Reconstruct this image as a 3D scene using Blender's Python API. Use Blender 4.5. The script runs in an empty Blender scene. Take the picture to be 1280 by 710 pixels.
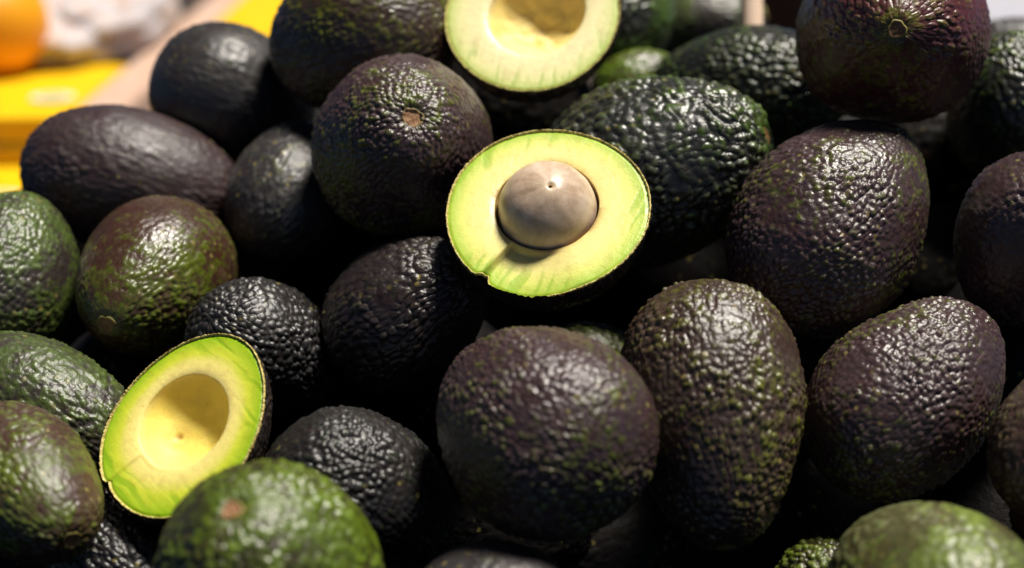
import bpy, math
import numpy as np

# ------------------------------------------------------------------ camera, world, sun, exposure
scene = bpy.context.scene
COL = scene.collection
PITCH = math.radians(18)
CAM = np.array((0.0, -0.62, 0.60))
FPX = 2080.0                                   # focal length in pixels of a 1280 wide picture
cam_data = bpy.data.cameras.new('camera')
cam_data.sensor_width = 36.0
cam_data.lens = 36.0 * FPX / 1280.0
cam_data.clip_start = 0.01
cam_data.clip_end = 100.0
cam_data.dof.use_dof = True
cam_data.dof.focus_distance = 0.625
cam_data.dof.aperture_fstop = 4.6
cam = bpy.data.objects.new('camera', cam_data)
COL.objects.link(cam)
cam.location = CAM
cam.rotation_euler = (math.pi / 2 - PITCH, 0, 0)
scene.camera = cam

RIGHT = np.array((1.0, 0, 0))
UP = np.array((0, math.sin(PITCH), math.cos(PITCH)))
BACK = np.array((0, -math.cos(PITCH), math.sin(PITCH)))      # towards the viewer
def vdir(v):
    v = v[0] * RIGHT + v[1] * UP + v[2] * BACK
    return v / np.linalg.norm(v)
def at(px, py, d):
    return CAM + (px - 640) / FPX * d * RIGHT - (py - 355) / FPX * d * UP - d * BACK

SUN_DIR = vdir((0.30, 0.88, 0.24))             # from the heap towards the sun
sun_el = math.asin(SUN_DIR[2])
sun_az = math.atan2(SUN_DIR[0], SUN_DIR[1])    # from +Y towards +X
world = bpy.data.worlds.new('World')
scene.world = world
world.use_nodes = True
wn = world.node_tree
sky = wn.nodes.new('ShaderNodeTexSky')
sky.sky_type = 'NISHITA'
sky.sun_disc = False
sky.sun_elevation = sun_el
sky.sun_rotation = sun_az
sky.air_density = 0.2
sky.dust_density = 0.1
bg = wn.nodes['Background']
bg.inputs['Strength'].default_value = 0.05
wn.links.new(sky.outputs['Color'], bg.inputs['Color'])
sun_data = bpy.data.lights.new('sun', 'SUN')
sun_data.energy = 5.0
sun_data.angle = math.radians(13)
sun_data.color = (1.0, 0.94, 0.84)
sun = bpy.data.objects.new('sun', sun_data)
COL.objects.link(sun)
from mathutils import Vector, Matrix
sun.rotation_euler = Vector(SUN_DIR).to_track_quat('Z', 'Y').to_euler()
scene.view_settings.view_transform = 'Standard'
scene.view_settings.look = 'None'
scene.view_settings.gamma = 1.0
scene.view_settings.exposure = 0.45
scene.view_settings.use_curve_mapping = False
scene.cycles.max_bounces = 8

# ------------------------------------------------------------------ numpy noise
def hash3(ix, iy, iz, seed):
    h = (ix.astype(np.int64) * 374761393 + iy.astype(np.int64) * 668265263 + iz.astype(np.int64) * 2147483647 + seed * 1274126177) & 0xFFFFFFFF
    h = ((h ^ (h >> 13)) * 1274126177) & 0xFFFFFFFF
    h = ((h ^ (h >> 16)) * 2246822519) & 0xFFFFFFFF
    return (h ^ (h >> 15)) & 0xFFFFFFFF
def rnd(h, k):
    h = ((h + k * 2654435769) & 0xFFFFFFFF)
    h = ((h ^ (h >> 15)) * 2246822519) & 0xFFFFFFFF
    h = ((h ^ (h >> 13)) * 3266489917) & 0xFFFFFFFF
    return ((h ^ (h >> 16)) & 0xFFFFFF) / float(0xFFFFFF)
def vnoise(p, seed=0):
    i = np.floor(p).astype(np.int64)
    f = p - i
    f = f * f * f * (f * (f * 6 - 15) + 10)
    out = 0
    for dx in (0, 1):
        for dy in (0, 1):
            for dz in (0, 1):
                w = (f[..., 0] if dx else 1 - f[..., 0]) * (f[..., 1] if dy else 1 - f[..., 1]) * (f[..., 2] if dz else 1 - f[..., 2])
                out = out + w * rnd(hash3(i[..., 0] + dx, i[..., 1] + dy, i[..., 2] + dz, seed), 1)
    return out
def fbm(p, seed=0, octv=3):
    s, a, t = 0, 1.0, 0
    for o in range(octv):
        s = s + a * vnoise(p * 2 ** o + 17.3 * o, seed + o)
        t += a
        a *= 0.5
    return s / t
def worley(p, seed=0, jitter=0.9):
    i = np.floor(p).astype(np.int64)
    f1 = np.full(p.shape[:-1], 9.0)
    f2 = np.full(p.shape[:-1], 9.0)
    idr = np.zeros(p.shape[:-1])
    for dx in (-1, 0, 1):
        for dy in (-1, 0, 1):
            for dz in (-1, 0, 1):
                c0, c1, c2 = i[..., 0] + dx, i[..., 1] + dy, i[..., 2] + dz
                h = hash3(c0, c1, c2, seed)
                d = np.sqrt((c0 + .5 + jitter * (rnd(h, 1) - .5) - p[..., 0]) ** 2 + (c1 + .5 + jitter * (rnd(h, 2) - .5) - p[..., 1]) ** 2 + (c2 + .5 + jitter * (rnd(h, 3) - .5) - p[..., 2]) ** 2)
                m = d < f1
                f2 = np.where(m, f1, np.minimum(f2, d))
                idr = np.where(m, rnd(h, 4), idr)
                f1 = np.where(m, d, f1)
    return f1, f2, idr
def sstep(a, b, x):
    t = np.clip((x - a) / (b - a), 0, 1)
    return t * t * (3 - 2 * t)

# ------------------------------------------------------------------ mesh helpers
def mesh_from(name, verts, faces, mat=None, smooth=True, attrs=None):
    me = bpy.data.meshes.new(name)
    verts = np.asarray(verts, dtype=np.float32)
    if isinstance(faces, np.ndarray):
        nf, k = faces.shape
        me.vertices.add(len(verts)); me.vertices.foreach_set('co', verts.ravel())
        me.loops.add(nf * k); me.loops.foreach_set('vertex_index', faces.ravel().astype(np.int32))
        me.polygons.add(nf)
        me.polygons.foreach_set('loop_start', (np.arange(nf) * k).astype(np.int32))
        me.polygons.foreach_set('loop_total', np.full(nf, k, dtype=np.int32))
        me.update(calc_edges=True)
    else:
        me.from_pydata([tuple(map(float, v)) for v in verts], [], faces)
    me.validate()
    if smooth:
        me.polygons.foreach_set('use_smooth', np.ones(len(me.polygons), dtype=bool))
    for k_, v_ in (attrs or {}).items():
        at_ = me.attributes.new(k_, 'FLOAT', 'POINT')
        at_.data.foreach_set('value', np.asarray(v_, dtype=np.float32).ravel())
    if mat: me.materials.append(mat)
    return me
def add(name, me, parent=None):
    o = bpy.data.objects.new(name, me)
    COL.objects.link(o)
    if parent: o.parent = parent
    return o
def tag(o, label, cat, group=None):
    o['label'] = label; o['category'] = cat
    if group: o['group'] = group
    return o
def grid_faces(nu, nv, wrap_v=True):
    u = np.arange(nu - 1)[:, None]
    v = np.arange(nv if wrap_v else nv - 1)[None]
    v2 = (v + 1) % nv
    return np.stack([u * nv + v, u * nv + v2, (u + 1) * nv + v2, (u + 1) * nv + v], axis=-1).reshape(-1, 4)
def frame(z, y=None):
    z = np.asarray(z, float); z = z / np.linalg.norm(z)
    ref = np.asarray(y, float) if y is not None else (np.array((0, 0, 1.)) if abs(z[2]) < .9 else np.array((0, 1., 0)))
    yv = ref - z * np.dot(ref, z); yv /= np.linalg.norm(yv)
    return np.stack([np.cross(yv, z), yv, z], axis=1)        # columns: local x, y, z in the world
def place(o, loc, R):
    m = Matrix.Identity(4)
    for r in range(3):
        for c in range(3): m[r][c] = R[r, c]
        m[r][3] = loc[r]
    o.matrix_world = m
def box_mesh(name, sx, sy, sz, mat, bevel=0.003):
    import bmesh
    bm = bmesh.new()
    bmesh.ops.create_cube(bm, size=1)
    bmesh.ops.scale(bm, vec=(sx, sy, sz), verts=bm.verts)
    bmesh.ops.bevel(bm, geom=bm.edges[:], offset=bevel, segments=2, affect='EDGES')
    me = bpy.data.meshes.new(name); bm.to_mesh(me); bm.free()
    me.materials.append(mat)
    return me

# ------------------------------------------------------------------ materials
class NT:
    def __init__(s, name):
        s.m = bpy.data.materials.new(name); s.m.use_nodes = True
        s.t = s.m.node_tree; s.b = s.t.nodes['Principled BSDF']
    def n(s, typ, **kw):
        x = s.t.nodes.new('ShaderNode' + typ)
        for k, v in kw.items(): setattr(x, k, v)
        return x
    def l(s, a, b): s.t.links.new(a, b)
    def attr(s, nm): return s.n('Attribute', attribute_name=nm).outputs['Fac']
    def mix(s, fac, a, b, mode='MIX'):
        x = s.n('Mix', data_type='RGBA', blend_type=mode)
        for sock, v in ((x.inputs[0], fac), (x.inputs[6], a), (x.inputs[7], b)):
            if isinstance(v, (int, float)): sock.default_value = v
            elif isinstance(v, tuple): sock.default_value = (*v, 1)
            else: s.l(v, sock)
        return x.outputs[2]
    def math(s, op, a, b=0.0, clamp=False):
        x = s.n('Math', operation=op, use_clamp=clamp)
        for sock, v in ((x.inputs[0], a), (x.inputs[1], b)):
            if isinstance(v, (int, float)): sock.default_value = v
            else: s.l(v, sock)
        return x.outputs[0]
    def noise(s, scale, detail=3, rough=.55, vec=None, dist=0.0):
        x = s.n('TexNoise'); x.inputs['Scale'].default_value = scale
        x.inputs['Detail'].default_value = detail; x.inputs['Roughness'].default_value = rough
        x.inputs['Distortion'].default_value = dist
        if vec is None: vec = s.n('TexCoord').outputs['Object']
        s.l(vec, x.inputs['Vector'])
        return x.outputs['Fac']
    def ramp(s, fac, stops):
        x = s.n('ValToRGB'); e = x.color_ramp.elements
        while len(e) < len(stops): e.new(0.5)
        for el, (p, c) in zip(e, stops):
            el.position = p; el.color = (*c, 1) if len(c) == 3 else c
        s.l(fac, x.inputs[0])
        return x.outputs[0]
    def rng(s, v, a, b, c, d):
        x = s.n('MapRange'); x.inputs[1].default_value = a; x.inputs[2].default_value = b
        x.inputs[3].default_value = c; x.inputs[4].default_value = d
        s.l(v, x.inputs[0]); return x.outputs[0]
    def bump(s, h, strength, dist):
        x = s.n('Bump'); x.inputs['Strength'].default_value = strength; x.inputs['Distance'].default_value = dist
        s.l(h, x.inputs['Height']); s.l(x.outputs[0], s.b.inputs['Normal'])
    def set(s, **kw):
        for k, v in kw.items():
            sock = s.b.inputs[k.replace('_', ' ')]
            if isinstance(v, (int, float)): sock.default_value = v
            elif isinstance(v, tuple): sock.default_value = (*v, 1) if len(v) == 3 and sock.type == 'RGBA' else v
            else: s.l(v, sock)
        return s.m

#            dark skin              green skin              bump tips               roughness
PALETTE = {
 'purple':    ((.034, .019, .021), (.060, .074, .006), (.078, .050, .052), .33),
 'plum':      ((.027, .015, .017), (.045, .042, .010), (.055, .036, .036), .47),
 'reddish':   ((.062, .015, .017), (.085, .078, .007), (.120, .050, .042), .29),
 'brown':     ((.031, .018, .014), (.066, .070, .005), (.080, .056, .036), .33),
 'blackbrown':((.015, .010, .010), (.030, .030, .007), (.032, .022, .020), .37),
 'black':     ((.0095, .008, .0078), (.018, .026, .007), (.022, .021, .023), .40),
 'greenblack':((.011, .012, .011), (.042, .076, .007), (.056, .068, .028), .33),
 'deep':      ((.006, .005, .005), (.008, .010, .004), (.009, .008, .007), .55),  # shade of the gaps put into the skin colour of the buried fruit
 'grey':      ((.023, .021, .022), (.040, .045, .018), (.046, .042, .041), .40),
 'dullgreen': ((.022, .016, .015), (.045, .066, .012), (.062, .064, .038), .38),
 'rust':      ((.036, .017, .011), (.058, .074, .007), (.090, .060, .038), .40),
 'olive':     ((.036, .016, .010), (.058, .072, .005), (.095, .070, .034), .32),
 'green':     ((.022, .020, .005), (.064, .098, .005), (.120, .150, .020), .35),
 'palegreen': ((.046, .046, .014), (.088, .118, .018), (.145, .160, .070), .38),
}
def skin_mat(pal, bump=.5):
    dk, gr, tip, rough = PALETTE[pal]
    t = NT('avocado_skin_' + pal)
    coord = t.n('TexCoord').outputs['Object']
    off = t.n('ObjectInfo').outputs['Random']
    vec = t.n('VectorMath', operation='ADD'); t.l(coord, vec.inputs[0])
    comb = t.n('CombineXYZ'); t.l(off, comb.inputs[0]); t.l(off, comb.inputs[1]); t.l(comb.outputs[0], vec.inputs[1])
    v = vec.outputs[0]
    peb, grn = t.attr('pebble'), t.attr('green')
    mott = t.noise(95, 4, .65, v)
    c = t.mix(t.math('MULTIPLY', t.rng(mott, .35, .70, 0, 1), .55), dk, tuple(x * 1.7 for x in dk))
    c = t.mix(t.math('MULTIPLY', t.rng(t.noise(160, 2, .5, v), .42, .66, 0, 1), .5), c, (dk[0] * 1.1, dk[1] * .62, dk[2] * .5))
    # green breaks through unevenly
    gm = t.math('ADD', grn, t.math('MULTIPLY', t.math('SUBTRACT', t.noise(260, 3, .65, v), .5), 1.9))
    gm = t.math('ADD', gm, t.math('MULTIPLY', t.math('SUBTRACT', t.attr('cell'), .56), .9))
    gm = t.rng(gm, .25, .85, 0, 1)
    c = t.mix(gm, c, gr)
    tm = t.math('MULTIPLY', t.math('POWER', peb, 2.0), .75)
    tipc = t.mix(gm, tip, tuple(min(1, g * 1.9) for g in gr))
    c = t.mix(tm, c, tipc)
    # pale lenticel dots and brown scuffs
    vo = t.n('TexVoronoi'); vo.inputs['Scale'].default_value = 200; t.l(v, vo.inputs['Vector'])
    dots = t.rng(vo.outputs['Distance'], .13, .24, 1, 0)
    dots = t.math('MULTIPLY', dots, t.rng(t.noise(40, 2, .5, v), .46, .60, 0, .75))
    c = t.mix(dots, c, (.21, .17, .045))
    sc = t.math('MULTIPLY', t.rng(t.noise(33, 5, .7, v, 1.2), .66, .73, 0, 1), .5)
    c = t.mix(sc, c, (.12, .065, .035))
    r = t.math('ADD', t.rng(t.noise(60, 4, .6, v), .3, .7, rough - .07, rough + .13), t.math('MULTIPLY', sc, .3))
    h = t.math('ADD', t.noise(900, 3, .6, v), t.math('MULTIPLY', t.noise(380, 2, .5, v, .6), 1.3))
    t.bump(h, bump, .0006)
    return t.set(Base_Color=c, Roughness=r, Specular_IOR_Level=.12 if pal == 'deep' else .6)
SKIN = {}
def skin(pal, style):
    b_ = {'wart': .25, 'finewart': .28, 'smooth': .28, 'smoothwart': .25, 'pebble': .42, 'leather': .40, 'wrinkle': .35}[style]
    if (pal, b_) not in SKIN: SKIN[pal, b_] = skin_mat(pal, b_)
    return SKIN[pal, b_]

def scar_mat():
    t = NT('stem_scar')
    n = t.noise(420, 4, .65)
    c = t.mix(t.rng(n, .3, .7, 0, 1), (.12, .045, .015), (.36, .19, .08))
    c = t.mix(t.attr('ring'), c, (.19, .18, .035))
    t.bump(n, .6, .0008)
    return t.set(Base_Color=c, Roughness=.6)
M_SCAR = scar_mat()

def flesh_mat(name, rim, mid, core, cav, mp=.70):
    t = NT(name)
    rad, cv, br = t.attr('rim'), t.attr('cavity'), t.attr('brown')
    n = t.noise(75, 4, .6)
    f = t.math('ADD', rad, t.math('MULTIPLY', t.math('SUBTRACT', n, .5), .30), True)
    c = t.ramp(f, [(.0, core), (mp - .25, tuple((a * .75 + b * .25) for a, b in zip(core, mid))), (mp, mid), (.97, rim), (1., tuple(x * .72 for x in rim))])
    st = t.attr('streak')
    c = t.mix(t.math('MULTIPLY', st, .62), c, (rim[0] * .75, rim[1] * .85, rim[2] * .7))
    c = t.mix(t.math('MULTIPLY', cv, t.rng(n, .25, .75, .75, 1)), c, cav)
    c = t.mix(t.math('MULTIPLY', t.rng(t.noise(480, 3, .6), .60, .70, 0, 1), .22), c, (.42, .34, .06))
    c = t.mix(br, c, (.24, .085, .012))
    t.bump(t.math('ADD', t.noise(330, 4, .6), t.math('MULTIPLY', t.noise(1500, 2), .4)), .35, .0006)
    m = t.set(Base_Color=c, Roughness=t.math('ADD', t.rng(n, .3, .7, .28, .48), t.math('MULTIPLY', cv, .22)), Subsurface_Weight=.3, Subsurface_Scale=.003, Specular_IOR_Level=.45)
    t.b.inputs['Subsurface Radius'].default_value = (1., .8, .25)
    return m
M_EDGE = (lambda t: (t.bump(t.noise(1200, 3), .8, .0006), t.set(Base_Color=t.ramp(t.noise(650, 3, .6), [(.30, (.16, .09, .02)), (.42, (.45, .34, .08)), (.65, (.72, .62, .22))]), Roughness=.55))[1])(NT('peel_edge'))

# ------------------------------------------------------------------ fruit shapes
#            spacing mm, height mm, wart share, stretch along the axis, lumps
STYLE = {
 'wart':       (3.6, 1.30, 1.00, 1.0, .045),
 'finewart':   (2.8, 1.05, .95, 1.0, .045),
 'pebble':     (2.25, .95, .90, 1.0, .045),
 'leather':    (2.7, 1.05, .70, 1.0, .040),
 'wrinkle':    (2.8, .90, .60, .65, .050),
 'smooth':     (2.5, .70, .65, .9, .050),
 'smoothwart': (3.0, .80, .90, .9, .050),
}
def relief(P, th, ph, style, seed, r, sl):
    """height in metres and 0..1 pebble mask"""
    sp, amp, wshare, stz, _ = STYLE[style]
    spm = sp * .001
    wv = (np.stack([vnoise(P * 1000 / 7 + 31.7 * k, seed + 50 + k) for k in range(2)], axis=-1) - .5) * spm * .8
    wl = (np.stack([vnoise(P * 1000 / 19 + 31.7 * k, seed + 54 + k) for k in range(2)], axis=-1) - .5) * spm * 1.2
    sw = np.maximum(sl + wv[..., 0] + wl[..., 0], 0)
    pw = ph + (wv[..., 1] + wl[..., 1]) / np.maximum(r, spm * 2)
    f1, f2, idr = surf_cells(sw, pw, sl, r, spm, stz, seed)
    rad = .42 + .30 * idr
    wart = np.clip(1 - (f1 / rad) ** 2, 0, 1) ** .85 * (.40 + .60 * idr)
    plate = sstep(.0, .30, f2 - f1) * (.5 + .5 * idr)
    g1, g2, idg = surf_cells(sw + 3.3 * spm, pw + 1.7, sl, r, spm * .55, stz, seed + 3)
    small = np.clip(1 - (g1 / .6) ** 2, 0, 1) * (.3 + .7 * idg)
    h = wshare * wart + (1 - wshare) * (.7 * plate + .5 * small)
    patch = .45 + 1.1 * sstep(.25, .75, fbm(P * 45 + seed, seed + 9, 2))
    rough = fbm(P * 420, seed + 12, 2)
    h = (h + .16 * small * wshare + .25 * (rough - .5)) * patch
    # lines running into the stem
    ridg = fbm(np.stack([np.cos(ph) * 4.5, np.sin(ph) * 4.5, th * 5], axis=-1) + seed, seed + 20, 3)
    fine = fbm(np.stack([np.cos(ph) * 10, np.sin(ph) * 10, th * 12], axis=-1) + seed, seed + 23, 2)
    ws = np.exp(-(th / .34) ** 2)
    h = h * (1 - .7 * ws) + ws * (.9 * ridg + .5 * fine - .5)
    h = h * sstep(.04, .16, th)
    return h * amp * .001, np.clip(h, 0, 1), .6 * idr + .4 * idg
def surf_cells(sw, pw, sl, r, sp, stz, seed):
    s0 = sl[:, 0]; r0 = r[:, 0]
    Sw = sw * stz / sp
    base = np.floor(Sw).astype(np.int64)
    f1 = np.full(pw.shape, 9.0); f2 = f1.copy(); idr = np.zeros(pw.shape)
    for dr in (-1, 0, 1):
        row = base + dr
        nrow = np.maximum(3, np.round(2 * math.pi * np.interp((row + .5) * sp / stz, s0, r0) / sp)).astype(np.int64)
        u = np.mod(pw, 2 * math.pi) / (2 * math.pi) * nrow
        cu = np.floor(u).astype(np.int64)
        for dc in (-1, 0, 1):
            c = np.mod(cu + dc, nrow)
            h = hash3(row, c, 0 * c, seed)
            uf = cu + dc + .5 + .8 * (rnd(h, 1) - .5)
            sf = row + .5 + .8 * (rnd(h, 2) - .5)
            d = np.sqrt(((u - uf) * 2 * math.pi * r / nrow / sp) ** 2 + (Sw - sf) ** 2)
            m = d < f1
            f2 = np.where(m, f1, np.minimum(f2, d)); idr = np.where(m, rnd(h, 4), idr); f1 = np.where(m, d, f1)
    return f1, f2, idr
def profile(th, a, b, k, dimple=.05):
    z = a * np.cos(th)
    r = b * np.sin(th) * (1 - k * np.cos(th)) / (1 + .5 * k * k)
    dim = np.exp(-(th / .16) ** 2)
    return r, z - dimple * a * dim
def grid_normals(P, wrap=True):
    du = np.gradient(P, axis=0)
    dv = (np.roll(P, -1, 1) - np.roll(P, 1, 1)) if wrap else np.gradient(P, axis=1)
    N = np.cross(du, dv)
    return N / np.maximum(np.linalg.norm(N, axis=-1, keepdims=True), 1e-12)

def scar_obj(parent, a, b, k, seed, size=1.0):
    r0, z0 = profile(np.array([0.0]), a, b, k)
    rs = .0042 * size
    nu, nv = 9, 28
    s = np.linspace(0, 1, nu)[:, None]; v = np.linspace(0, 2 * math.pi, nv, endpoint=False)[None]
    rr = rs * s * (1 + .10 * np.sin(3 * v + seed) + .05 * np.sin(7 * v))
    z = z0[0] + .0011 * (1 - s ** 4) + .0013 * np.exp(-((s - .80) / .13) ** 2) - .0020 * s ** 8 + 0 * v
    X = np.stack([rr * np.cos(v), rr * np.sin(v), z], axis=-1)
    X[..., 2] += .0005 * (vnoise(X * 900, seed) - .5)
    me = mesh_from('stem_scar', X.reshape(-1, 3), grid_faces(nu, nv), M_SCAR, attrs={'ring': (sstep(.66, .82, s) + 0 * v).ravel()})
    return add('stem_scar', me, parent)

def avocado(px, py, d, a, b, axis, k, style, pal, g0, gdir, label, seed, nu, nv, group, scar):
    s = d / FPX
    a, b = a * s, b * s
    R = frame(vdir(axis))
    th = np.linspace(0, math.pi, nu)[:, None] + 0 * np.zeros((1, nv))
    vl = R.T @ BACK                              # finer mesh on the sunny, open side of the heap
    u_ = np.linspace(-math.pi, math.pi, nv, endpoint=False)
    ph = np.zeros((nu, 1)) + (math.atan2(vl[1], vl[0]) + u_ - .5 * np.sin(u_))[None]
    th = np.clip(th, .004, math.pi - .004)
    r, z = profile(th, a, b, k)
    sl = np.concatenate([[0], np.cumsum(np.hypot(np.diff(r[:, 0]), np.diff(z[:, 0])))])[:, None] + 0 * th
    P = np.stack([r * np.cos(ph), r * np.sin(ph), z], axis=-1)
    N = grid_normals(P)
    if (N[nu // 2] * P[nu // 2]).sum() < 0: N = -N
    lump = (fbm(P * 19 + seed * 3.1, seed + 70, 2) - .5) * 2 * (1 - np.exp(-(th / .30) ** 2))
    lump = lump + 1.3 * (vnoise(P * 11 + seed * 1.7, seed + 75) - .5) * (1 - np.exp(-(th / .30) ** 2))
    if a / b > 1.5: lump = lump * .18         # long fruit keep a clean pear outline
    P = P + N * (lump * STYLE[style][4] * b * 1.8)[..., None]
    h, peb, cell = relief(P, th, ph, style, seed, r, sl)
    Pd = P + N * h[..., None]
    # the natural green of the unripe skin: strongest at the stem and on one side
    g0 = g0 + .06
    g = g0 * (.25 + 1.05 * sstep(.30, .72, fbm(P * 42 + 5.5, seed + 40, 3))) + .35 * np.exp(-(th / .34) ** 2)
    if gdir is not None:
        gl = R.T @ vdir(gdir)
        g = g + .55 * np.clip((N @ gl) - .35, 0, 1) * (.4 + g0)  - .06
    root = bpy.data.objects.new('avocado', None); root.empty_display_size = .02
    COL.objects.link(root)
    place(root, at(px, py, d), R)
    me = mesh_from('avocado_skin', Pd.reshape(-1, 3), grid_faces(nu, nv)[:, ::-1].copy(), skin(pal, style), attrs={'pebble': peb, 'cell': cell, 'green': np.clip(g, 0, 1.2)})
    add('skin', me, root)
    if scar: scar_obj(root, a, b, k, seed, scar)
    return tag(root, label, 'avocado', group)

def half(key, px, py, d, a, b, axis, normal, label, flesh, pal, seed, cav_c, cav_r, cav_depth, k=.08, step=None, nu=150, nv=170, seed_fruit=None, dot=None, broken=False, streak_dir=0.0, depth_scale=.95):
    """local z = long axis, local y = cut face normal"""
    s = d / FPX
    a, b = a * s, b * s
    n = vdir(normal); ax = vdir(axis)
    R = frame(ax - n * np.dot(ax, n), n)
    root = bpy.data.objects.new('avocado_half', None); root.empty_display_size = .02
    COL.objects.link(root)
    place(root, at(px, py, d), R)
    # skin
    th = np.clip(np.linspace(0, math.pi, nu), .004, math.pi - .004)[:, None] + np.zeros((1, nv))
    ph = np.zeros((nu, 1)) - np.linspace(0, math.pi, nv)[None]
    r, z = profile(th, a, b, k, 0)
    P = np.stack([r * np.cos(ph), depth_scale * r * np.sin(ph), z], axis=-1)
    N = grid_normals(P, False)
    if (N[nu // 2, nv // 2] * P[nu // 2, nv // 2]).sum() < 0: N = -N
    sl = np.concatenate([[0], np.cumsum(np.hypot(np.diff(r[:, 0]), np.diff(z[:, 0])))])[:, None] + 0 * th
    h, peb, cell = relief(P, th, ph, 'pebble', seed, r, sl)
    g = .12 * fbm(P * 34, seed, 3)
    add('skin', mesh_from('half_skin', (P + N * h[..., None]).reshape(-1, 3), grid_faces(nu, nv, False)[:, ::-1].copy(), skin(pal, 'pebble'), attrs={'pebble': peb, 'cell': cell, 'green': g}), root)
    # outline as seen from the cavity centre
    t = np.linspace(0, 2 * math.pi, 1440, endpoint=False)
    ro, zo = profile(np.minimum(t, 2 * math.pi - t), a, b, k, 0)
    xo = ro * np.where(t <= math.pi, 1, -1)
    cx, cz = cav_c[0] * b, cav_c[1] * b
    ang = np.arctan2(zo - cz, xo - cx); rad = np.hypot(zo - cz, xo - cx)
    o = np.argsort(ang)
    NP = 360
    psi = np.linspace(-math.pi, math.pi, NP, endpoint=False)
    Rm = np.interp(psi, ang[o], rad[o], period=2 * math.pi)
    Rm = Rm * (1 + .006 * (fbm(np.stack([np.cos(psi) * 6, np.sin(psi) * 6, 0 * psi], -1), seed, 3) - .5))
    if step:
        dn = np.mod(psi - step[0] + math.pi, 2 * math.pi) - math.pi
        Rm = Rm * (1 - (.075 if seed_fruit else .02) * np.exp(-(dn / .045) ** 2) - .025 * np.where(dn < 0, np.exp(-(dn / .5) ** 2), 0))
    crx, crz = cav_r[0] * b, cav_r[1] * b
    rc = 1 / np.sqrt((np.cos(psi) / crx) ** 2 + (np.sin(psi) / crz) ** 2)
    rc = rc * (1 + .03 * (fbm(np.stack([np.cos(psi) * 2.2, np.sin(psi) * 2.2, 0 * psi + 4], -1), seed + 2, 2) - .5))
    n1, n2 = 46, 84
    s1 = np.sin(np.linspace(0, 1, n1) * math.pi / 2)
    rho = np.concatenate([s1[:, None] * rc[None], rc[None] + (Rm * .985 - rc)[None] * (np.linspace(0, 1, n2 + 1)[1:] ** .9)[:, None]], 0)
    rim = np.concatenate([np.zeros((n1, NP)), np.repeat(np.linspace(0, 1, n2 + 1)[1:, None] ** .9, NP, 1)], 0)
    cavm = np.concatenate([np.repeat(sstep(1.0, .93, s1)[:, None], NP, 1), np.zeros((n2, NP))], 0)
    X = cx + rho * np.cos(psi)[None]; Z = cz + rho * np.sin(psi)[None]
    Y = np.zeros_like(X)
    bowl = np.sqrt(np.clip(1 - s1 ** 2.0, 0, 1)) if seed_fruit else np.clip(1 - s1 ** 2.6, 0, 1) ** .75
    Y[:n1] = -cav_depth * b * bowl[:, None] - .0008
    pts = np.stack([X, 0 * X, Z], -1)
    Y += .0003 * (fbm(pts * 45, seed + 5, 3) - .5) * (rim > 0)
    Y -= .0008 * np.exp(-rim / .09) * (rim > 0)               # soft edge of the hollow
    Y -= .0004 * sstep(.93, 1.0, rim)                          # a little curl to the peel
    # knife lines
    ca, sa = math.cos(streak_dir), math.sin(streak_dir)
    q = np.stack([(X * ca + Z * sa) * 60, 0 * X, (-X * sa + Z * ca) * 700], -1)
    lines = vnoise(q + np.stack([0 * X, 0 * X, 5 * fbm(pts * 60, seed, 2)], -1), seed + 8)
    stm = sstep(.55, .80, lines) * sstep(.30, .75, rim) * sstep(.42, .62, fbm(pts * 38 + 2, seed + 11, 2))
    Y -= .00005 * stm + .00005 * (lines - .5) * (rim > .05)
    brown = np.zeros_like(X)
    if step:                                                   # a slab broken off lower than the main cut
        p0, width, drop = step
        dpsi = np.mod(p0 - psi, 2 * math.pi)
        m = np.where(dpsi < width, 1 - sstep(.25, 1.0, dpsi / width), 0)
        m = np.where(dpsi > 2 * math.pi - .03, 1 - (2 * math.pi - dpsi) / .03, m)
        mm = m[None] * sstep(.0, .12, rim) * (rim > 0)
        Y -= drop * mm
        edge = np.exp(-((np.minimum(dpsi, 2 * math.pi - dpsi)) / .05) ** 2)[None] * (rim > 0)
        brown = np.maximum(brown, (.28 if seed_fruit else .05) * edge * sstep(.9, .3, rim))
        stm = np.maximum(stm, mm * sstep(.5, .75, lines) * sstep(.25, .6, rim))
    nb = fbm(np.stack([np.cos(psi) * 3, np.sin(psi) * 3, 0 * psi + 9], -1), seed + 14, 3)
    if seed_fruit:
        brown = np.maximum(brown, (np.exp(-rim / .07) * (rim > 0)) * sstep(.46, .64, nb)[None] * .85)
        low = np.exp(-((np.mod(psi, 2 * math.pi) - math.pi - .25) / .75) ** 2)
        brown = np.maximum(brown, (np.exp(-rim / .10) * (rim > 0)) * (low * (.35 + .9 * nb))[None])
        cavb = np.repeat(sstep(.80, 1, s1)[:, None], NP, 1) * .6
        brown[:n1] = np.maximum(brown[:n1], cavb)
    else:
        brown = np.maximum(brown, np.exp(-(rim / .03)) * .22 * (rim > 0) * sstep(.48, .6, nb)[None])
    spk = fbm(pts * 260 + 4, seed + 41, 3)
    brown = np.maximum(brown, .10 * sstep(.60, .74, spk) * (rim > 0))
    brown[:n1] = np.maximum(brown[:n1], (.12 * sstep(.50, .66, fbm(pts * 70 + 1, seed + 43, 3)))[:n1])
    Y[:n1] += (.0035 * (fbm(pts * 55 + 8, seed + 44, 3) - .5))[:n1] * np.sqrt(np.clip(1 - s1 ** 2, 0, 1))[:, None]
    if dot:
        dx, dz, dr = dot
        dd = np.hypot(X - dx * b, Z - dz * b) / (dr * b)
        brown = np.maximum(brown, .75 * np.exp(-(dd / .38) ** 2) + .22 * np.exp(-((dd - .9) / .4) ** 2))
        Y += -.0009 * np.exp(-(dd / .4) ** 2)
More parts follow.
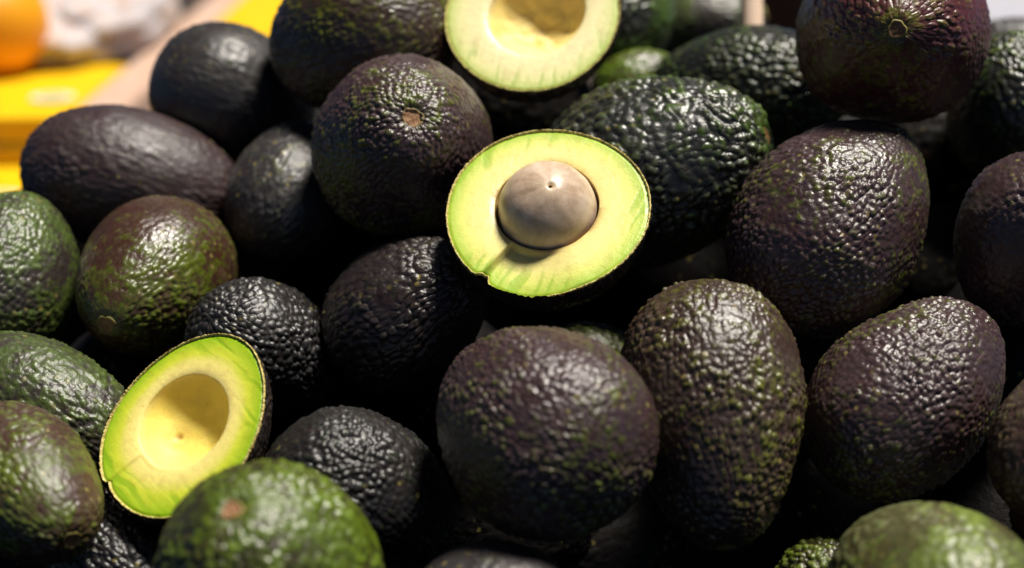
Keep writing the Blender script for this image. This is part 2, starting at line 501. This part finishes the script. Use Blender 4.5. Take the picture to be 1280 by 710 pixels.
    if broken:                                                 # ragged hollow with a torn lip
        nz = fbm(pts * 85 + 1.3, seed + 31, 3)
        Y[:n1] += ((nz[:n1] - .5) * .007 * np.sqrt(np.clip(1 - s1 ** 2, 0, 1))[:, None])
        bl = np.exp(-(((X - broken[0] * b) / (.18 * b)) ** 2 + ((Z - broken[1] * b) / (.16 * b)) ** 2))
        Y += .003 * bl * cavm
        br2 = np.exp(-(((X - broken[2] * b) / (.07 * b)) ** 2 + ((Z - broken[3] * b) / (.12 * b)) ** 2))
        Y -= .0015 * br2 * cavm
        brown = np.maximum(brown, .30 * br2 * (.4 + nz))
    V = np.stack([X, Y, Z], -1)
    add('flesh', mesh_from('flesh', V.reshape(-1, 3), grid_faces(n1 + n2, NP)[:, ::-1].copy(), flesh, attrs={'rim': rim, 'cavity': cavm, 'brown': np.clip(brown, 0, 1), 'streak': stm}), root)
    # ragged edge of the peel
    NE = 720
    pe = np.linspace(-math.pi, math.pi, NE, endpoint=False)
    Re = np.interp(pe, psi, Rm, period=2 * math.pi)
    Ye = np.interp(pe, psi, Y[-1], period=2 * math.pi)
    j = lambda f, sd: vnoise(np.stack([np.cos(pe) * f, np.sin(pe) * f, 0 * pe], -1), seed + sd) - .5
    rows = [(1.004, -.0014, .003), (1.006, -.0005, .009), (1.001, .0002, .008), (.993, .0001, .006), (.984, -.0010, .003)]
    E = []
    for i_, (rf, yo, jr) in enumerate(rows):
        rr = Re * (rf + jr * j(46, i_) + .5 * jr * j(110, i_ + 9))
        yy = np.minimum(Ye + .0010, .0004) + yo + (.0007 * j(90, i_ + 20) if 0 < i_ < 4 else 0)
        E.append(np.stack([cx + rr * np.cos(pe), yy, cz + rr * np.sin(pe)], -1))
    add('peel_edge', mesh_from('peel_edge', np.array(E).reshape(-1, 3), grid_faces(5, NE)[:, ::-1].copy(), M_EDGE), root)
    if seed_fruit: seed_fruit(root, R, a, b, cx, cz)
    return tag(root, label, 'avocado half', 'halved avocados laid on the heap')

# ------------------------------------------------------------------ the setting
def plain(name, c1, c2, scale, rough=.7, stretch=None, bump=.3):
    t = NT(name)
    v = None
    if stretch:
        mp = t.n('Mapping'); mp.inputs['Scale'].default_value = stretch
        t.l(t.n('TexCoord').outputs['Object'], mp.inputs['Vector']); v = mp.outputs[0]
    n = t.noise(scale, 5, .6, v)
    t.bump(n, bump, .001)
    return t.set(Base_Color=t.mix(t.rng(n, .3, .7, 0, 1), c1, c2), Roughness=rough, Specular_IOR_Level=.25)
M_BOARD = plain('display_board', (.004, .004, .004), (.008, .008, .007), 40, .8)
M_TABLE = plain('stall_table', (.022, .016, .013), (.045, .032, .026), 14, .7, (1, 12, 1))
M_PLANK = plain('pale_wood', (.46, .30, .22), (.58, .41, .32), 10, .65, (14, 1, 14))
M_STICK = plain('stick_wood', (.84, .58, .42), (.88, .68, .52), 30, .6, (12, 12, 1))
M_YELLOW = plain('yellow_card', (.76, .44, .002), (.82, .50, .004), 20, .5, None, .05)
M_YDARK = plain('yellow_print_band', (.42, .28, .02), (.50, .33, .03), 20, .5, None, .05)
M_WHITEP = plain('white_print', (.62, .64, .50), (.72, .72, .62), 30, .5, None, .05)
M_GREENP = plain('green_print', (.30, .40, .18), (.36, .46, .24), 30, .5, None, .05)
M_PALE = plain('pale_carton', (.36, .36, .41), (.43, .43, .48), 12, .6, None, .05)
M_BROWN = plain('brown_carton', (.055, .025, .015), (.085, .040, .022), 12, .7, None, .1)

TABLE_Z = .30
bo = add('display_board', box_mesh('display_board', .56, .46, .02, M_BOARD)); bo['kind'] = 'structure'
bc = at(960, 490, .80)
place(bo, bc, frame(np.array((0, -math.sin(math.radians(26)), math.cos(math.radians(26)))), (0, 1, 0)))
tb = add('stall_table', box_mesh('stall_table', 3.2, 3.6, .03, M_TABLE)); tb['kind'] = 'structure'
tb.location = (0, 2.16, TABLE_Z - .015)

# ------------------------------------------------------------------ where every fruit lies
# key: (px, py, depth, a, b, axis towards stem (right, up, to viewer), k, style, palette, green amount, green bias dir or None, label)
# px / py are where the centre falls in the photograph, a / b the half length and radius at that depth (metres follow from the depth)
AVO = [
 ('A1', 292,122,.800,104, 82,( .80,-.25,-.50),.12,'smooth','grey',.15,None,'dull grey avocado at the back, beside the pinkish wooden plank'),
 ('A2', 168, 228, 0.745, 138, 90, (0.96, -0.22, -0.1), 0.08, 'leather', 'plum', 0.02, None, 'long purple-brown avocado lying sideways in front of the yellow carton'),
 ('A3', 448, 46,.740,122, 97,(-.86,-.20,-.40),.12,'leather','brown',.45,(.5,.8,.2),'dark avocado cropped by the top edge, left of the topmost halved avocado'),
 ('A4', 362,238,.735, 98, 74,( .20, .75,-.60),.12,'smooth','grey',.30,None,'blurred grey-green avocado tucked left of the one showing its round stem scar'),
 ('A5', 502, 182, 0.69, 135, 107, (0.16, 0.16, 0.97), 0.12, 'pebble', 'purple', 0.34, (-0.6, -0.5, 0.3), 'purple-brown avocado with its round stem scar facing the viewer, upper left of the seeded half'),
 ('A6', 820, 214, 0.69, 150, 113, (0.88, 0.27, 0.38), 0.2, 'wart', 'greenblack', 0.28, (0.9, 0.3, 0.2), 'warty green-black avocado lying sideways right of the seeded half, stem scar at its right tip'),
 ('A7', 935, 112, 0.775, 125, 78, (-0.9, 0.06, -0.4), 0.1, 'finewart', 'greenblack', 0.3, (-0.9, 0.3, 0.1), 'half hidden avocado with a green left tip at the foot of the wooden stick'),
 ('A8', 1115, 38, 0.678, 146, 121, (-0.18, -0.14, 0.97), 0.18, 'wrinkle', 'reddish', 0.28, (-0.1, -0.5, 0.8), 'glossy reddish-purple avocado at the top right, stem scar facing the viewer'),
 ('A9', 1042, 276, 0.665, 152, 115, (0.62, 0.72, -0.3), 0.14, 'leather', 'purple', 0.22, (0.9, -0.2, 0.2), 'big glossy purple avocado under the reddish one, its top in shadow'),
 ('A10', 1282, 148, 0.74, 112, 88, (0.4, -0.6, -0.5), 0.1, 'finewart', 'greenblack', 0.45, (-0.1, 0.9, 0.2), 'green-black avocado cut by the right edge, beside the reddish one'),
 ('A11',1290,300,.650,116, 90,(-.20,-.80,-.50),.10,'pebble','purple',.03,None,'dark purple avocado cut by the right edge at mid height'),
 ('A12',1268, 62,.860, 62, 40,( .95, .10, .10),.06,'leather','grey',.05,None,'small dark avocado at the far right, before the pale box'),
 ('A13', 776, 14, 0.8, 100, 72, (0.3, 0.6, -0.7), 0.1, 'finewart', 'greenblack', 0.75, None, 'green avocado behind the right rim of the topmost halved avocado'),
 ('A14', 880, 38,.900, 80, 58,( .80, .20, .20),.10,'smooth','dullgreen',.60,None,'blurred grey-green avocado left of the wooden stick'),
 ('A14b',796,104,.790, 60, 42,( .80, .30,-.20),.10,'smooth','green',.95,None,'sliver of bright green avocado under the topmost halved avocado'),
 ('A15', 8, 346, 0.69, 118, 93, (0.15, 0.85, -0.45), 0.08, 'smooth', 'dullgreen', 0.65, (0.0, -0.5, 0.4), 'dull green and purple avocado cut by the left edge, upper one of two'),
 ('A16', 190, 350, 0.685, 124, 94, (-0.26, -0.44, 0.86), 0.18, 'smooth', 'olive', 0.38, (0.6, 0.1, 0.4), 'small brown and green avocado with its stem scar pointing down, above the lower-left half'),
 ('A17', 58, 512, 0.635, 138, 80, (0.86, -0.42, 0.2), 0.1, 'pebble', 'dullgreen', 0.5, (-0.2, 0.8, 0.3), 'dark avocado with green specks cut by the left edge, left of the lower-left half'),
 ('A18', 30, 606, 0.59, 140, 86, (0.62, -0.4, 0.68), 0.1, 'smooth', 'rust', 0.5, (-0.3, 0.6, 0.2), 'glossy brown and green avocado at the lower left corner, stem scar at its right end'),
 ('A19', 340, 716, 0.535, 156, 135, (-0.2, 0.62, 0.76), 0.08, 'finewart', 'green', 0.4, (0.6, 0.3, 0.5), 'bright green avocado at the bottom, orange stem scar on top, before the lower-left half'),
 ('A20', 330, 440, 0.67, 108, 84, (0.45, -0.4, -0.7), 0.08, 'finewart', 'black', 0.05, None, 'black avocado leaning behind the lower-left halved avocado'),
 ('A21', 512, 392, 0.665, 112, 85, (0.75, 0.5, 0.35), 0.15, 'wrinkle', 'blackbrown', 0.03, None, 'shaded black-brown avocado to the lower left of the seeded half'),
 ('A22', 452, 618, 0.6, 132, 100, (0.7, -0.45, -0.5), 0.16, 'finewart', 'black', 0.06, None, 'black avocado behind the bright green one and left of the large purple one'),
 ('A23', 680, 536, 0.585, 150, 128, (-0.62, 0.45, -0.6), 0.16, 'pebble', 'purple', 0.2, (0.65, -0.35, 0.5), 'large round purple avocado with a green patch below, directly under the seeded half'),
 ('A24', 892, 518, 0.6, 172, 113, (0.05, -0.93, 0.35), 0.24, 'leather', 'brown', 0.22, (0.7, -0.2, 0.4), 'upright pear-shaped brown-purple avocado right of the large round purple one'),
 ('A25', 1132, 492, 0.62, 152, 108, (0.72, 0.62, -0.3), 0.18, 'leather', 'purple', 0.24, (-0.5, -0.5, 0.5), 'purple avocado with a green lower side, below the big glossy one at right'),
 ('A26', 1165, 766, 0.545, 156, 139, (0.3, 0.25, 0.9), 0.06, 'smoothwart', 'palegreen', 0.6, (0.0, 0.2, 0.9), 'blurred pale green avocado at the lower right, cut by the bottom edge'),
 ('A27', 1040, 736, 0.605, 80, 62, (0.6, -0.4, -0.6), 0.1, 'finewart', 'green', 0.6, None, 'small bright green warty end poking out left of the pale green avocado'),
 ('A28',1308,556,.600, 96, 70,( .20, .80,-.40),.10,'leather','brown',.05,None,'sliver of dark avocado cut by the right edge above the pale green one'),
 ('A29',614,768,.560,110, 90,( .80, .10, .50),.08,'smooth','grey',.05,None,'dark avocado top just peeking over the bottom edge, below the large purple one'),
 ('A30', 150, 706, 0.61, 104, 76, (0.7, -0.3, 0.4), 0.1, 'finewart', 'black', 0.25, None, 'dark warty avocado in the shade left of the bright green one'),
 # deeper in the heap, seen only in the gaps
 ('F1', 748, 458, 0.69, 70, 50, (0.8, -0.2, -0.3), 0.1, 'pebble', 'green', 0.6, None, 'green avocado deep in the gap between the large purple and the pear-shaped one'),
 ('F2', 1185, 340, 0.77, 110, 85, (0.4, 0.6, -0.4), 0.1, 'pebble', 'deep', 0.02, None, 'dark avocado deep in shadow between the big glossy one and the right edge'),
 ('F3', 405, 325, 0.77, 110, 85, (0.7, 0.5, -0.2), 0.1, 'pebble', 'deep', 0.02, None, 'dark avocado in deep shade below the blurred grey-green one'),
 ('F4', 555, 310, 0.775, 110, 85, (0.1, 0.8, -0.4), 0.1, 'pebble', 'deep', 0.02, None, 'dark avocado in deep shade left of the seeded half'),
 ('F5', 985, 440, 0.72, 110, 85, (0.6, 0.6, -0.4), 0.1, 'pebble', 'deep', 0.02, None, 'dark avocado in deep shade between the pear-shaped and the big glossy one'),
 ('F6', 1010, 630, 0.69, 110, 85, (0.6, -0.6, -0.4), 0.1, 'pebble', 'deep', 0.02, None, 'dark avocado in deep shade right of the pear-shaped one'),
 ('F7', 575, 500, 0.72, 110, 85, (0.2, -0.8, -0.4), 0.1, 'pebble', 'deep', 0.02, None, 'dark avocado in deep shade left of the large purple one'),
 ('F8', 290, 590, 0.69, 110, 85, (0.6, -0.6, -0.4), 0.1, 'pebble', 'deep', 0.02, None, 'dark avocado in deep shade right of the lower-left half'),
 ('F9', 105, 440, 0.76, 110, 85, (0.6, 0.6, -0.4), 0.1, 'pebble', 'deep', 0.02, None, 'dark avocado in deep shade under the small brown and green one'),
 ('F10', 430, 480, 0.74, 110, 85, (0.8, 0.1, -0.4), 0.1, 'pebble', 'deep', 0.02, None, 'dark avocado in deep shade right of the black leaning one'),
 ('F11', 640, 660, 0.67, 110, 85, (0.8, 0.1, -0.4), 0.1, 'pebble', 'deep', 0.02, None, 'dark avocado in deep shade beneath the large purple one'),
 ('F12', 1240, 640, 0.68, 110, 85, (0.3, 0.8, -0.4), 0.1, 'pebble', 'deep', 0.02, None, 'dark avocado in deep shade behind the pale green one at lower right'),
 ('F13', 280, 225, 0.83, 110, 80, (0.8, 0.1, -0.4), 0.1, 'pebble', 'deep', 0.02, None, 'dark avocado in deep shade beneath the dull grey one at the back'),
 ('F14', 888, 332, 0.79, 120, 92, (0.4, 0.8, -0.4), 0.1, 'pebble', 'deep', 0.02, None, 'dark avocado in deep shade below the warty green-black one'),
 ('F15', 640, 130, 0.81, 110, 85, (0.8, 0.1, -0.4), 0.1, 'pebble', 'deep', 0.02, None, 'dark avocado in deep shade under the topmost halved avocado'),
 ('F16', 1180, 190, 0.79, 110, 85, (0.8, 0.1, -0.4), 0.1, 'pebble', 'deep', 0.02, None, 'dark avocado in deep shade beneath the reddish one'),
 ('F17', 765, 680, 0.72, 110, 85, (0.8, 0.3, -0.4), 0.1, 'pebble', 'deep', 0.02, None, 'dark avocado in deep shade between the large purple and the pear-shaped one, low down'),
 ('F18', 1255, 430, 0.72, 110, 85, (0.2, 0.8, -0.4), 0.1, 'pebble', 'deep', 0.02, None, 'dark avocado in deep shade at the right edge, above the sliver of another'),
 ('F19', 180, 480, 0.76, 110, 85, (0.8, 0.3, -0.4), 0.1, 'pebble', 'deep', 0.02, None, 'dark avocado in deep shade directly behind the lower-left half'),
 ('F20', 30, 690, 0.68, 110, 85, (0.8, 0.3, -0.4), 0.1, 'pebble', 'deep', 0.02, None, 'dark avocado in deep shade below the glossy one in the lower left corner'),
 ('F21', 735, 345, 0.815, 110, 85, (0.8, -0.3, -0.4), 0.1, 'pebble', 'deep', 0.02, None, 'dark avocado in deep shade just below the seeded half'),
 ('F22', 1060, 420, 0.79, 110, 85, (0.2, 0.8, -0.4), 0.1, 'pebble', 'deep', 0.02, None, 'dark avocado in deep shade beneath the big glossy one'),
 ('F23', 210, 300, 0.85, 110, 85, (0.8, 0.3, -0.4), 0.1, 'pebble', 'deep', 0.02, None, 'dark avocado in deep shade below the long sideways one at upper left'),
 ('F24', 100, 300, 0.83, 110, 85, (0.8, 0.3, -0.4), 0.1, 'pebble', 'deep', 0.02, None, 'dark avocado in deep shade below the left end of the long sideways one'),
]
# halves: key, px,py,depth, a,b, axis, face normal
HALF = [
 ('H1', 667, 18,.715,112,106,( .70,.70,.0),(-.06,.40,.92)),
 ('H2', 685,262,.640,128,125,( .98,.05,-.12),(-.10,.53,.84)),
 ('H3', 231,529,.600,127,107,( .38,.90,-.10),(-.31,.46,.83)),
 ('H4',1340,640,.590, 84, 75,( .1,.98,.1),(.55,.40,.75)),
]
DEPTH = {'A1': 0.778, 'A2': 0.745, 'A3': 0.74, 'A4': 0.733, 'A5': 0.69, 'A6': 0.696, 'A7': 0.761, 'A8': 0.678, 'A9': 0.659, 'A10': 0.74, 'A11': 0.65, 'A12': 0.86, 'A13': 0.822, 'A14': 0.9, 'A14b': 0.794, 'A15': 0.69, 'A16': 0.685, 'A17': 0.639, 'A18': 0.588, 'A19': 0.535, 'A20': 0.67, 'A21': 0.667, 'A22': 0.6, 'A23': 0.577, 'A24': 0.602, 'A25': 0.62, 'A26': 0.545, 'A27': 0.605, 'A28': 0.584, 'A29': 0.56, 'A30': 0.61, 'F1': 0.69, 'F2': 0.762, 'F3': 0.788, 'F4': 0.759, 'F5': 0.72, 'F6': 0.69, 'F7': 0.712, 'F8': 0.692, 'F9': 0.778, 'F10': 0.742, 'F11': 0.67, 'F12': 0.68, 'F13': 0.826, 'F14': 0.784, 'F15': 0.81, 'F16': 0.8, 'F17': 0.72, 'F18': 0.704, 'F19': 0.734, 'F20': 0.68, 'F21': 0.823, 'F22': 0.802, 'F23': 0.888, 'F24': 0.818, 'H1': 0.715, 'H2': 0.636, 'H3': 0.6, 'H4': 0.598}

# ------------------------------------------------------------------ the heap
HI = {'A5', 'A6', 'A8', 'A9', 'A21', 'A22', 'A23', 'A24', 'A25', 'A20', 'A19'}
LO = {'A1', 'A12', 'A13', 'A14', 'A14b', 'A2', 'A28', 'A29', 'A4'}
SCAR = {'A5': 1.3, 'A6': 1.1, 'A8': 1.0, 'A16': 1.1, 'A18': .95, 'A19': 1.0}
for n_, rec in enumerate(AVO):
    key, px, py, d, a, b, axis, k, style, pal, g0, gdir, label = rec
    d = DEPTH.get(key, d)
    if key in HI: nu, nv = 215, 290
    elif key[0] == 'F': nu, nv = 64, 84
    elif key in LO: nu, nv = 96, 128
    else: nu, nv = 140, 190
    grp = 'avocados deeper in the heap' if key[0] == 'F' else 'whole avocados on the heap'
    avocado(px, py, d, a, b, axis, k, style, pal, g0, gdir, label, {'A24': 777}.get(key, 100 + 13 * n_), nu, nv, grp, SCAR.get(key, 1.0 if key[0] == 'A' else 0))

F_BRIGHT = flesh_mat('flesh_seeded', (.36, .53, .05), (.70, .71, .18), (.84, .73, .29), (.70, .54, .16), .66)
F_DEEP = flesh_mat('flesh_hollow', (.27, .47, .008), (.62, .66, .05), (.88, .73, .25), (.93, .74, .15), .56)
F_PALE = flesh_mat('flesh_pale', (.46, .55, .14), (.74, .71, .33), (.84, .74, .40), (.92, .72, .24))

def seed_builder(root, R, a, b, cx, cz):
    t = NT('seed_coat')
    st = t.attr('streak')
    c = t.ramp(t.math('ADD', t.math('MULTIPLY', t.noise(85, 6, .7), .72), t.math('MULTIPLY', st, .28)), [(.30, (.30, .20, .125)), (.5, (.53, .39, .28)), (.70, (.70, .57, .45))])
    c = t.mix(t.attr('tip'), c, (.62, .50, .33))
    t.bump(t.noise(260, 5, .65), .30, .0005)
    m = t.set(Base_Color=c, Roughness=t.rng(t.noise(120, 3), .3, .7, .28, .44), Specular_IOR_Level=.5)
    rs = 62.5 * DEPTH['H2'] / FPX
    nu, nv = 90, 140
    th = np.clip(np.linspace(0, math.pi, nu), .003, math.pi - .003)[:, None] + np.zeros((1, nv))
    ph = np.zeros((nu, 1)) + np.linspace(0, 2 * math.pi, nv, endpoint=False)[None]
    r = rs * (1 + .02 * np.exp(-(th / .45) ** 2) + .05 * (fbm(np.stack([np.sin(th) * np.cos(ph), np.sin(th) * np.sin(ph), np.cos(th)], -1) * 1.8, 5, 2) - .5))
    P = np.stack([r * np.sin(th) * np.cos(ph), r * np.sin(th) * np.sin(ph), r * np.cos(th)], -1)
    P[..., 2] -= .0010 * np.exp(-(th / .05) ** 2)
    stk = fbm(np.stack([np.cos(ph) * 4, np.sin(ph) * 3, th * 2.4], -1), 77, 3)
    tip = .8 * np.exp(-((th - .02) / .17) ** 2) * (.7 + .3 * np.cos(ph * 3)) 
    me = mesh_from('seed', P.reshape(-1, 3), grid_faces(nu, nv), m, attrs={'streak': stk, 'tip': np.clip(tip, 0, 1)})
    o = add('seed', me, root)
    o['label'] = 'round brown seed sitting in the halved avocado'
    # centre of the seed, local to the half
    c_l = np.array((cx, -.20 * rs, cz))
    tipdir = R.T @ vdir((.05, .44, .90))
    Rl = frame(tipdir, (0, 0, 1))
    mt = Matrix.Identity(4)
    for i in range(3):
        for j in range(3): mt[i][j] = Rl[i, j]
        mt[i][3] = c_l[i]
    o.matrix_parent_inverse = Matrix.Identity(4)
    o.matrix_local = mt
    # dried navel of the seed
    rr = rs * .075
    s_ = np.linspace(0, 1, 6)[:, None]; v = np.linspace(0, 2 * math.pi, 18, endpoint=False)[None]
    X = np.stack([rr * s_ * np.cos(v) * .75, rr * s_ * np.sin(v), rs * 1.012 + .0006 * np.cos(s_ * 3.1) + 0 * v], -1)
    X += .0004 * (vnoise(X * 2500, 3) - .5)[..., None]
    add('seed_navel', mesh_from('seed_navel', X.reshape(-1, 3), grid_faces(6, 18), plain('seed_navel', (.16, .07, .02), (.40, .24, .10), 900, .7)), o)

HD = {r[0]: r for r in HALF}
def half_args(k):
    _, px, py, d, a, b, ax, n = HD[k]
    return (k, px, py, DEPTH.get(k, d), a, b, ax, n)
half(*half_args('H2'), 'halved avocado with its round brown seed, at the centre of the heap', F_BRIGHT, 'blackbrown', 901,
     (.06, -.01), (.525, .525), .50, k=.05, step=(-2.36, 1.1, .0036), seed_fruit=seed_builder, streak_dir=.5)
half(*half_args('H3'), 'halved avocado with an empty yellow hollow, at the lower left', F_DEEP, 'blackbrown', 907,
     (.05, .02), (.57, .60), .40, k=.10, step=(-1.15, 1.0, .0004), dot=(.25, -.12, .13), streak_dir=.3)
half(*half_args('H1'), 'pale halved avocado with a torn empty hollow, cropped by the top edge', F_PALE, 'brown', 913,
     (.0, .05), (.55, .60), .42, k=.05, broken=(-.25, -.42, .20, -.42), streak_dir=.9)
half(*half_args('H4'), 'thin edge of a cut avocado at the right edge, above the pale green one', F_DEEP, 'olive', 919,
     (.0, .0), (.5, .5), .5, k=.05, nu=80, nv=90)

# ------------------------------------------------------------------ blurred things behind the heap
def table_obj(name, me, loc, rz=0.0, parent=None):
    o = add(name, me, parent)
    o.location = loc; o.rotation_euler = (0, 0, rz)
    return o
def rel(x, dist, zr):                           # metres right of, ahead of (level) and above the camera
    return (x, CAM[1] + dist, CAM[2] + zr)
def disc(name, rx, ry, mat, parent, loc):
    n = 40
    vs = [(0, 0, 0)] + [(rx * math.cos(2 * math.pi * i / n), ry * math.sin(2 * math.pi * i / n), 0) for i in range(n)]
    o = add(name, mesh_from(name, vs, [(0, i + 1, (i + 1) % n + 1) for i in range(n)], mat, False), parent)
    o.location = loc
    return o
def carton(label, x, dist, zr, sx, sy, sz, band=True, oval=None):
    root = bpy.data.objects.new('yellow_carton', None); COL.objects.link(root)
    root.location = rel(x, dist, zr)
    b = add('box', box_mesh('carton_box', sx, sy, sz, M_YELLOW, .0015), root); b.location = (0, 0, -sz / 2)
    lid = add('lid', box_mesh('carton_lid', sx + .004, sy + .004, .008, M_YELLOW, .0012), root); lid.location = (0, 0, .0005)
    if band:
        bd = add('printed_band', box_mesh('printed_band', sx - .004, .0012, .006, M_YDARK, .0003), root)
        bd.location = (0, -sy / 2 - .0006, -sz * .55)
    if oval:
        o1 = disc('printed_oval', oval[2], oval[3], M_WHITEP, root, (oval[0], oval[1], .0062))
        disc('oval_centre', oval[2] * .62, oval[3] * .55, M_GREENP, o1, (0, 0, .0006))
    return tag(root, label, 'carton', 'yellow cartons behind the heap')
carton('yellow carton with a pale oval print on its lid, left of the pinkish plank', -.366, 1.235, -.252, .105, .20, .030, True, (.030, -.035, .016, .016))
carton('low yellow carton in front, at the left edge beside the purple-brown avocado', -.345, 1.065, -.286, .120, .15, .024, True, (.012, -.015, .012, .012))
carton('yellow carton right of the pinkish plank, at the top edge', -.243, 1.62, -.250, .058, .34, .05, False, None)
def plank(label, x, dist, zr, w, l, t, rz=0.0):
    o = table_obj('wooden_plank', box_mesh('wooden_plank', w, l, t, M_PLANK, .002), rel(x, dist, zr - t / 2), rz)
    return tag(o, label, 'plank', 'pale planks behind the heap')
plank('pinkish wooden plank running away between two yellow cartons', -.292, 1.52, -.247, .037, .78, .050)
plank('short end of a pale plank right of the yellow carton at the top edge', -.198, 1.60, -.246, .026, .50, .050)
plank('tan slat lying aslant on the low yellow carton at the left edge', -.372, 1.085, -.276, .018, .16, .008, .10)

def lumpy(rx, ry, rz_, seed, nu, nv, amp, f):
    th = np.clip(np.linspace(0, math.pi, nu), .003, math.pi - .003)[:, None] + np.zeros((1, nv))
    ph = np.zeros((nu, 1)) + np.linspace(0, 2 * math.pi, nv, endpoint=False)[None]
    U = np.stack([np.sin(th) * np.cos(ph), np.sin(th) * np.sin(ph), np.cos(th)], -1)
    f1, f2, _ = worley(U * f + seed, seed)
    r = 1 + amp * (np.clip(1 - f1 ** 2, 0, 1) - .5) + .05 * amp * (fbm(U * 9, seed, 3) - .5)
    return (U * r[..., None] * np.array((rx, ry, rz_))).reshape(-1, 3), grid_faces(nu, nv)
# net bag
t = NT('white_netting')
n1_ = t.noise(38, 3, .6)
c_ = t.ramp(n1_, [(.36, (.62, .34, .17)), (.50, (.46, .38, .37)), (.64, (.52, .48, .51))])
w_ = t.n('TexVoronoi', feature='DISTANCE_TO_EDGE'); w_.inputs['Scale'].default_value = 220
t.l(t.n('TexCoord').outputs['Object'], w_.inputs['Vector'])
c_ = t.mix(t.rng(w_.outputs['Distance'], .05, .12, 1, 0), c_, (.58, .57, .60))
t.bump(t.rng(w_.outputs['Distance'], .0, .15, 1, 0), .5, .001)
M_NET = t.set(Base_Color=c_, Roughness=.5)
bag = bpy.data.objects.new('net_bag', None); COL.objects.link(bag)
bag.location = rel(-.366, 1.46, -.256)
v_, f_ = lumpy(.064, .15, .038, 5, 90, 120, .22, 2.6)
bd = add('netting', mesh_from('netting', v_, f_, M_NET), bag); bd.location = (0, 0, .030)
v_, f_ = lumpy(.010, .010, .020, 9, 24, 28, .25, 2.0)
kn = add('tied_neck', mesh_from('tied_neck', v_, f_, M_NET), bag); kn.location = (.0, .16, .035)
tag(bag, 'blurred white net bag with peach tints behind the yellow carton with the oval', 'net bag')
# orange
t = NT('orange_peel')
t.bump(t.noise(500, 2), .4, .0006)
M_OR = t.set(Base_Color=t.mix(t.noise(25, 3), (.80, .30, .004), (.84, .38, .006)), Roughness=.42)
v_, f_ = lumpy(.047, .047, .044, 3, 60, 80, .01, 1.5)
orr = bpy.data.objects.new('orange', None); COL.objects.link(orr); orr.location = rel(-.410, 1.30, -.207)
add('peel', mesh_from('orange_peel', v_, f_, M_OR), orr)
sc_ = scar_obj(orr, .044, .047, 0, 4, .9)
tag(orr, 'blurred orange fruit in the top left corner', 'orange')

# stick of a price card, pale box and brown box at the top right
def stick_mesh():
    nu, nv = 14, 12
    z = np.linspace(0, .42, nu)[:, None]; v = np.linspace(0, 2 * math.pi, nv, endpoint=False)[None]
    w = .0052 * (1 + .03 * np.sin(z * 40))
    sq = 1 / np.maximum(np.abs(np.cos(v)), np.abs(np.sin(v))) ** .6
    X = np.stack([w * sq * np.cos(v) + .001 * np.sin(z * 9), w * sq * np.sin(v) + 0 * z, z + 0 * v], -1)
    return mesh_from('stick', X.reshape(-1, 3), grid_faces(nu, nv), M_STICK)
st_ = add('wooden_stick', stick_mesh()); base = at(941, 150, .80); st_.location = base; st_.rotation_euler = (-.45, 0, 0)
tag(st_, 'pale wooden stick standing upright at the top of the heap', 'stick')
def crate(name, label, x, dist, zr, sx, sy, sz, mat):
    root = bpy.data.objects.new(name, None); COL.objects.link(root); root.location = rel(x, dist, zr)
    add('box', box_mesh('crate_box', sx, sy, sz, mat, .003), root).location = (0, 0, sz / 2)
    for s_ in (-1, 1):
        fl = add('flap', box_mesh('flap', sx, sy * .49, .003, mat, .0008), root)
        fl.location = (0, s_ * sy * .252, sz + .0035)
    return tag(root, label, 'box')
crate('pale_box', 'pale lavender-white box in the top right corner', .56, 1.80, -.30 + .001, .34, .55, .05, M_PALE)
crate('brown_box', 'dark brown box behind the wooden stick', .26, 1.55, -.30 + .001, .20, .20, .12, M_BROWN)
